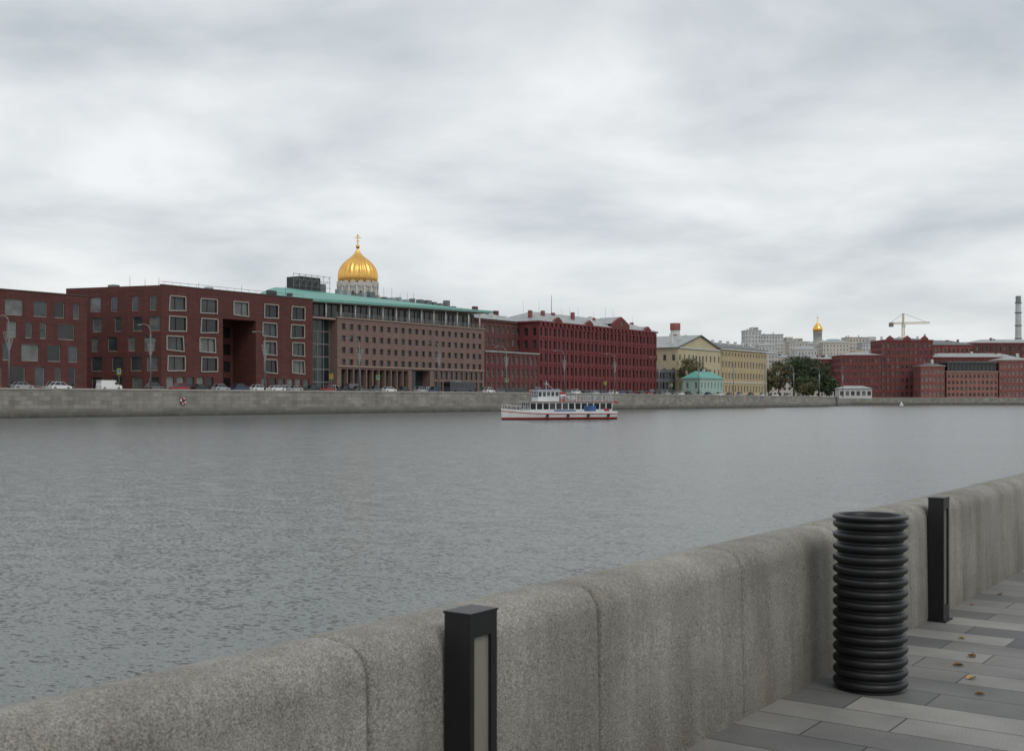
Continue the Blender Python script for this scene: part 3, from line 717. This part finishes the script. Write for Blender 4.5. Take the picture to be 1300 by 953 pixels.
def cabin(x0,x1,w,z0,z1,n,m='boatw',rec=.06,ww=.75,zlo=.35,zhi=.9):
    hgt=z1-z0
    for s in (-1,1):
        Lc=x1-x0
        wn_=[((i+.5)*Lc/n-ww*Lc/n/2,z0+hgt*zlo,(i+.5)*Lc/n+ww*Lc/n/2,z0+hgt*zhi) for i in range(n)]
        if s<0: facade(o,(x0,-w),(1,0),Lc,z0,z1,wn_,m,rec=rec,fm=None,gl=['g1','g1','g2'])
        else: facade(o,(x1,w),(-1,0),Lc,z0,z1,wn_,m,rec=rec,fm=None,gl=['g1','g1','g2'])
    facade(o,(x1,-w),(0,1),2*w,z0,z1,[(2*w*(i+.15)/4,z0+hgt*.4,2*w*(i+.85)/4,z0+hgt*.9) for i in range(4)],m,rec=rec,fm=None,gl=['g1'])
    facade(o,(x0,w),(0,-1),2*w,z0,z1,[],m,rec=rec,fm=None)
    o.box('deck_roof','boatw',x0-.25,-w-.2,z1,x1+.35,w+.2,z1+.13)
cabin(sx0,sx1,1.95,1.15,3.15,13,ww=.84)
o.box('red_trim','boatr',sx0-.26,-2.17,3.17,sx1+.36,-2.155,3.26); o.box('red_trim','boatr',sx0-.26,2.155,3.17,sx1+.36,2.17,3.26)
for s in (-1,1): o.box('blue_mural','boatb',4.3,min(s*1.97,s*1.985),1.2,6.6,max(s*1.97,s*1.985),2.5); o.box('red_mural','boatr',1.6,min(s*1.97,s*1.985),1.2,2.6,max(s*1.97,s*1.985),2.0); o.box('blue_mural','boatb',8.3,min(s*1.97,s*1.985),1.25,12.5,max(s*1.97,s*1.985),1.75)
for s in (-1,1):
    for i in range(19):
        x=1+i*.72; o.tube('railing','boatw',(x,s*2.05,3.28),(x,s*2.05,4.2),.03,.03,4)
    for zz in (3.6,3.9,4.2): o.tube('railing','boatw',(1,s*2.05,zz),(14,s*2.05,zz),.03,.03,4)
    for i in range(5): o.tube('awning_posts','boatw',(1.2+i*1.7,s*1.8,3.28),(1.2+i*1.7,s*1.8,4.65),.04,.04,5)
o.box('awning','boatw',.9,-2,4.65,8.4,2,4.72)
for i in range(8):
    for s in (-1,1):
        x=2+i*1.25; o.box('bench_seats',random.choice(['boatb','boatr','boatw']),x,min(s*.5,s*1.6),3.7,x+.4,max(s*.5,s*1.6),3.8); o.box('bench_backs','boatw',x,min(s*.5,s*1.6),3.8,x+.06,max(s*.5,s*1.6),4.25)
cabin(11.3,15.4,1.45,3.28,5.15,5,zlo=.45,zhi=.88)
o.face('wheelhouse_front','g1',[(15.5,-1.3,4.1),(15.5,1.3,4.1),(15.2,1.3,5.0),(15.2,-1.3,5.0)])
o.box('wheelhouse_roof','boatb',11.2,-1.5,5.29,15.2,1.5,5.38)
o.box('funnel','boatr',9.6,-.5,3.28,10.7,.5,4.9); o.box('funnel_band','boatw',9.58,-.52,4.2,10.72,.52,4.5)
o.tube('mast','boatw',(13.2,0,5.38),(13.2,0,7.0),.07,.04,6); o.tube('mast','boatw',(13.2,-.9,6.4),(13.2,.9,6.4),.04,.04,5); o.box('radar','dark',13.0,-.7,5.9,13.2,.7,6.05)
o.tube('mast','boatw',(12.2,-.8,5.38),(13.2,0,6.6),.03,.03,4); o.tube('mast','boatw',(12.2,.8,5.38),(13.2,0,6.6),.03,.03,4)
o.tube('flagstaff','boatw',(.3,0,1.4),(-.4,0,3.6),.03,.02,5); o.face('flag','boatr',[(-.35,0,3.4),(-1.2,.1,3.2),(-1.2,.1,2.8),(-.3,0,3.0)])
for s in (-1,1):
    for i in range(7):
        t=.80+.19*i/6; x=t*BL; hw=2.35*(1-max(0,(t-.68)/.32)**2.1); z=1.25+.55*((t-.55)/.45)**2+.25
        o.tube('bow_railing','boatw',(x,s*hw,z),(x,s*hw,z+.7),.025,.025,4)
        if i: o.tube('bow_railing','boatw',pv,(x,s*hw,z+.7),.025,.025,4)
        pv=(x,s*hw,z+.7)
for i in range(4):
    for s in (-1,1): o.tube('tyre_fenders','tyre',(2+i*4,s*2.36,.75),(2+i*4,s*2.52,.75),.26,.26,12)
o.done()

# ------------------------------------------------------------------ near embankment
def granite(name,k):
    m,nt,b=newmat(name); L=nt.links.new
    tc=N(nt,'ShaderNodeTexCoord')
    def no(s,d=3,r=.6):
        n=N(nt,'ShaderNodeTexNoise'); n.inputs['Scale'].default_value=s; n.inputs['Detail'].default_value=d; n.inputs['Roughness'].default_value=r; L(tc.outputs['Object'],n.inputs['Vector']); return n.outputs[0]
    def ramp(src,p0,c0,p1,c1):
        r=N(nt,'ShaderNodeValToRGB'); e=r.color_ramp.elements; e[0].position=p0;e[1].position=p1;e[0].color=c0;e[1].color=c1; L(src,r.inputs[0]); return r.outputs[0]
    def mul(a,c):
        x=N(nt,'ShaderNodeMix',data_type='RGBA',blend_type='MULTIPLY'); x.inputs[0].default_value=1; L(a,x.inputs[6]); L(c,x.inputs[7]); return x.outputs[2]
    base=ramp(no(1.6,6),.3,(.235*k,.226*k,.208*k,1),.7,(.335*k,.325*k,.302*k,1))
    sp=ramp(no(170,2,.7),.36,(.45,.45,.45,1),.62,(1.25,1.23,1.2,1))
    sp2=ramp(no(60,3,.7),.35,(.82,.81,.79,1),.65,(1.12,1.12,1.12,1))
    mp=N(nt,'ShaderNodeMapping'); mp.inputs['Scale'].default_value=(5,5,.7); L(tc.outputs['Object'],mp.inputs[0])
    n4=N(nt,'ShaderNodeTexNoise'); n4.inputs['Scale'].default_value=.9; n4.inputs['Detail'].default_value=8; n4.inputs['Roughness'].default_value=.7; L(mp.outputs[0],n4.inputs['Vector'])
    st_=ramp(n4.outputs[0],.36,(.76,.745,.71,1),.6,(1.03,1.03,1.03,1))
    spz=N(nt,'ShaderNodeSeparateXYZ'); L(tc.outputs['Object'],spz.inputs[0])
    ad=N(nt,'ShaderNodeMath',operation='MULTIPLY_ADD'); L(n4.outputs[0],ad.inputs[0]); ad.inputs[1].default_value=.5; L(spz.outputs[2],ad.inputs[2])
    mr=N(nt,'ShaderNodeMapRange'); mr.inputs[1].default_value=2.1; mr.inputs[2].default_value=2.75; L(ad.outputs[0],mr.inputs[0])
    foot_tone=ramp(mr.outputs[0],0,(.66,.64,.60,1),1,(1,1,1,1))  # colour darkens unevenly towards the foot of the wall
    L(mul(mul(mul(mul(base,sp),sp2),st_),foot_tone),b.inputs['Base Color'])
    b.inputs['Roughness'].default_value=.8
    bp=N(nt,'ShaderNodeBump'); bp.inputs['Strength'].default_value=.7; bp.inputs['Distance'].default_value=.006; L(no(90,4,.75),bp.inputs['Height'])
    bp2=N(nt,'ShaderNodeBump'); bp2.inputs['Strength'].default_value=.4; bp2.inputs['Distance'].default_value=.03; L(no(7,4,.6),bp2.inputs['Height']); L(bp.outputs[0],bp2.inputs['Normal'])
    L(bp2.outputs[0],b.inputs['Normal']); return m
for i,k in enumerate((1.04,.97,1.10)): M['gr%d'%i]=granite('granite_block_%d'%i,k)
M['mortar']=mat('joint_mortar',(.10,.095,.085),nscale=20)
def wallprof(ins=0):
    xi,xo,zt=-2.47-ins,-2.80+ins,2.835-ins
    pts=[(xi,1.9),(xi,2.10),(xi-.005,2.40),(xi-.01,2.66)]
    r=.105
    for i in range(9):
        a=math.pi/2*i/8; pts.append((xi-.012-r+r*math.cos(a),zt-r+r*math.sin(a)))
    pts.append(((xi+xo)/2-.02,zt+.008))
    r=.06
    for i in range(7):
        a=math.pi/2+math.pi/2*i/6; pts.append((xo+r+r*math.cos(a),zt-.005-r+r*math.sin(a)))
    pts+= [(xo,2.3),(xo,1.2)]
    return pts
o=Obj('granite_parapet_wall')
Y=4.14-1.392*8
while Y<150:
    y0,y1=Y,Y+1.392; dx=U_(-.004,.004); dz=U_(-.004,.004)
    rings=[]
    for yy,ins in ((y0+.003,.03),(y0+.006,.014),(y0+.014,.005),(y0+.028,0),(y1-.028,0),(y1-.014,.005),(y1-.006,.014),(y1-.003,.03)):
        rings.append([(x+dx,yy,z+dz) for x,z in wallprof(ins)])
    n=len(rings[0]); vs=[p for r in rings for p in r]; fs=[]
    for a in range(len(rings)-1):
        for i in range(n-1): fs.append((a*n+i,a*n+i+1,(a+1)*n+i+1,(a+1)*n+i))
    fs.append(tuple(range(n-1,-1,-1))); fs.append(tuple((len(rings)-1)*n+i for i in range(n)))
    o.mesh('granite_blocks','gr%d'%random.choice((0,1,2)),vs,fs,True); Y+=1.392
pr=wallprof(.022); 
for a,b_ in zip(pr[:-1],pr[1:]): o.face('joints','mortar',[(a[0],-8,a[1]),(b_[0],-8,b_[1]),(b_[0],150,b_[1]),(a[0],150,a[1])])
o.face('river_face','quay',[(-2.81,-300,-1),(-2.81,1200,-1),(-2.78,1200,1.25),(-2.78,-300,1.25)])
o.done()
# paving
m,nt,b=newmat('granite_paving'); L=nt.links.new
tc=N(nt,'ShaderNodeTexCoord'); 
bt=N(nt,'ShaderNodeTexBrick'); L(tc.outputs['Object'],bt.inputs['Vector'])
bt.inputs['Scale'].default_value=1; bt.inputs['Brick Width'].default_value=.9; bt.inputs['Row Height'].default_value=.3; bt.inputs['Mortar Size'].default_value=.005; bt.inputs['Mortar Smooth'].default_value=.3; bt.offset=.37; bt.inputs['Bias'].default_value=-.1
bt.inputs['Color1'].default_value=(.11,.11,.113,1); bt.inputs['Color2'].default_value=(.31,.30,.283,1); bt.inputs['Mortar'].default_value=(.05,.048,.045,1)
def nz(s,d=4,r=.6):
    n=N(nt,'ShaderNodeTexNoise'); n.inputs['Scale'].default_value=s; n.inputs['Detail'].default_value=d; n.inputs['Roughness'].default_value=r; L(tc.outputs['Object'],n.inputs['Vector']); return n.outputs[0]
def rp(src,c0,c1,p0=.35,p1=.65):
    r=N(nt,'ShaderNodeValToRGB'); e=r.color_ramp.elements; e[0].position=p0;e[1].position=p1;e[0].color=(c0,c0,c0,1);e[1].color=(c1,c1,c1*.98,1); L(src,r.inputs[0]); return r.outputs[0]
def ml(a,c):
    x=N(nt,'ShaderNodeMix',data_type='RGBA',blend_type='MULTIPLY'); x.inputs[0].default_value=1; L(a,x.inputs[6]); L(c,x.inputs[7]); return x.outputs[2]
L(ml(ml(bt.outputs['Color'],rp(nz(120,3,.7),.7,1.2)),rp(nz(1.7),.78,1.12)),b.inputs['Base Color']); b.inputs['Roughness'].default_value=.65
bp=N(nt,'ShaderNodeBump'); bp.inputs['Distance'].default_value=.004; bp.inputs['Strength'].default_value=.7; bp.invert=True; L(bt.outputs['Fac'],bp.inputs['Height']); L(bp.outputs[0],b.inputs['Normal'])
M['pave']=m
o=Obj('promenade_pavement'); o.face('p','pave',[(-2.76,-60,2.0),(9,-60,2.0),(9,1000,2.0),(-2.76,1000,2.0)]); o.done()
o=Obj('park_lawn'); o.face('p','grass',[(9.3,-300,2.05),(400,-300,2.05),(400,1100,2.05),(9.3,1100,2.05)]); o.done()
o=Obj('promenade_kerb'); o.box('k','cap',9,-60,1.9,9.3,1000,2.14); o.done()
M['plastic']=mat('black_corrugated_plastic',(.010,.010,.011),rough=.42,nscale=3,namt=.5,bump=.0008,bscale=60,spec=.4)
o=Obj('corrugated_litter_bin',(-2.16,6.52,2.0))
prof=[(.19,0)]; nrib=15; H=.935; hh=H/nrib
for i in range(nrib):
    z=i*hh
    for t,r in ((.06,.176),(.2,.178),(.32,.192),(.42,.1985),(.55,.2015),(.72,.2015),(.84,.1975),(.92,.190),(.98,.178)): prof.append((r,z+t*hh))
prof+=[(.186,H+.002),(.2,H+.006),(.205,H+.014),(.203,H+.022),(.196,H+.026),(.17,H+.026),(.163,H+.02),(.16,H-.03),(.16,.1),(.0,.1)]
o.lathe('corrugated_body','plastic',prof,n=64); 
o.lathe('inner_liner','dark',[(.155,.12),(.157,H-.06)],n=32); o.done()
M['lampb']=mat('black_powder_coat',(.010,.010,.011),rough=.42,nscale=8,namt=.3,spec=.4)
M['lampg']=mat('frosted_lamp_pane',(.20,.195,.165),rough=.18,nscale=4,namt=.15,stretch=(1,1,.3))
def bollard(Y):
    o=Obj('bollard_light',(-2.473,Y,2.0)); w,l,h=.113,.15,.885
    o.box('housing','lampb',.004,0,0,w-.018,l,h)
    o.box('housing_frame','lampb',w-.018,0,0,w,.022,h); o.box('housing_frame','lampb',w-.018,l-.034,0,w,l,h)
    o.box('housing_frame','lampb',w-.018,.022,h-.075,w,l-.034,h); o.box('housing_frame','lampb',w-.018,.022,0,w,l-.034,.12)
    o.box('light_pane','lampg',w-.0175,.022,.12,w-.012,l-.034,h-.075)
    o.box('cap','lampb',.0,-.003,h+.0,w+.003,l+.003,h+.008); o.box('foot','lampb',.001,-.02,0.002,w+.02,l+.02,.012); o.done()
for k in range(-2,22): bollard(3.107+k*5.62)
o=Obj('fallen_leaves')
M['lf1']=mat('dry_leaf_brown',(.20,.10,.03),nscale=20,namt=.4); M['lf2']=mat('dry_leaf_yellow',(.38,.25,.06),nscale=20,namt=.3)
rl=random.Random(5)
spots=[(-1.55,7.6),(-1.45,7.2),(-1.75,7.05),(-1.2,7.35),(-1.5,8.0),(-1.62,6.7),(-2.1,8.2),(-2.38,9.6),(-1.9,7.35)]+[(rl.uniform(-2.4,4),rl.uniform(2,40)) for _ in range(90)]
for (x,y) in spots:
    s=rl.uniform(.02,.038); a=rl.uniform(0,6.28); ca,sa=math.cos(a),math.sin(a); m=rl.choice(['lf1','lf1','lf2'])
    def Q(u,v,z): return (x+(u*ca-v*sa)*s,y+(u*sa+v*ca)*s,2.003+z*s)
    o.face('leaf_halves',m,[Q(-1.2,0,.05),Q(-.4,-.6,.45),Q(.5,-.55,.5),Q(1.1,0,.1)]); o.face('leaf_halves',m,[Q(-1.2,0,.05),Q(1.1,0,.1),Q(.4,.65,.4),Q(-.5,.6,.55)])
o.done()

# ------------------------------------------------------------------ camera, world, sun
cam=bpy.data.cameras.new('camera'); co=bpy.data.objects.new('camera',cam); S.collection.objects.link(co); S.camera=co
co.location=(0,0,3.6); co.rotation_euler=(math.pi/2,0,TH); cam.sensor_width=36; cam.lens=1500/1300*36; cam.shift_y=30.5/1300; cam.clip_start=.1; cam.clip_end=20000
cam.dof.use_dof=True; cam.dof.focus_distance=120; cam.dof.aperture_fstop=9
w=bpy.data.worlds.new('World'); S.world=w; w.use_nodes=True; nt=w.node_tree; L=nt.links.new; bg=nt.nodes['Background']
EL=math.radians(48); AZ=math.radians(115)
sky=N(nt,'ShaderNodeTexSky',sky_type='NISHITA'); sky.sun_disc=False; sky.sun_elevation=EL; sky.sun_rotation=AZ
tc=N(nt,'ShaderNodeTexCoord')
mpw=N(nt,'ShaderNodeMapping',vector_type='POINT'); mpw.inputs['Rotation'].default_value=(0,0,-TH); L(tc.outputs['Generated'],mpw.inputs[0])
s2=N(nt,'ShaderNodeSeparateXYZ'); L(mpw.outputs[0],s2.inputs[0])
def mth(op,a,b_=None,c=None):
    n=N(nt,'ShaderNodeMath',operation=op)
    for i,v in enumerate((a,b_,c)):
        if v is None: continue
        if isinstance(v,(int,float)): n.inputs[i].default_value=v
        else: L(v,n.inputs[i])
    return n.outputs[0]
CZ,CS,CSEED=.19,1.35,3.9
zz=mth('ADD',mth('MAXIMUM',s2.outputs[2],0),CZ)
cb=N(nt,'ShaderNodeCombineXYZ'); L(mth('DIVIDE',s2.outputs[0],zz),cb.inputs[0]); L(mth('MULTIPLY',mth('DIVIDE',s2.outputs[1],zz),1.0),cb.inputs[1]); cb.inputs[2].default_value=CSEED
n1=N(nt,'ShaderNodeTexNoise'); n1.inputs['Scale'].default_value=CS; n1.inputs['Detail'].default_value=7; n1.inputs['Roughness'].default_value=.52; n1.inputs['Distortion'].default_value=.2; L(cb.outputs[0],n1.inputs['Vector'])
cr=N(nt,'ShaderNodeValToRGB'); e=cr.color_ramp.elements; e[0].position=.34; e[0].color=(.50,.545,.585,1); e[1].position=.66; e[1].color=(.88,.895,.90,1)
L(n1.outputs[0],cr.inputs[0])
hz=N(nt,'ShaderNodeMapRange'); hz.inputs[1].default_value=0; hz.inputs[2].default_value=.15; hz.inputs[3].default_value=.6; hz.inputs[4].default_value=0; L(s2.outputs[2],hz.inputs[0])
mxh=N(nt,'ShaderNodeMix',data_type='RGBA'); L(hz.outputs[0],mxh.inputs[0]); L(cr.outputs[0],mxh.inputs[6]); mxh.inputs[7].default_value=(.83,.84,.82,1)
sk_=N(nt,'ShaderNodeMix',data_type='RGBA',blend_type='MULTIPLY'); sk_.inputs[0].default_value=1; L(sky.outputs[0],sk_.inputs[6]); sk_.inputs[7].default_value=(.1,.1,.1,1)
mx=N(nt,'ShaderNodeMix',data_type='RGBA'); mx.inputs[0].default_value=.94; L(sk_.outputs[2],mx.inputs[6]); L(mxh.outputs[2],mx.inputs[7])
L(mx.outputs[2],bg.inputs[0]); bg.inputs[1].default_value=1.05
sun=bpy.data.lights.new('sun','SUN'); sun.energy=.8; sun.angle=math.radians(25); sun.color=(1,.96,.9)
so=bpy.data.objects.new('sun',sun); S.collection.objects.link(so)
sd=Vector((math.sin(AZ)*math.cos(EL),math.cos(AZ)*math.cos(EL),math.sin(EL)))
so.rotation_euler=sd.to_track_quat('Z','Y').to_euler()
S.view_settings.view_transform='Standard'; S.view_settings.look='None'; S.view_settings.exposure=0
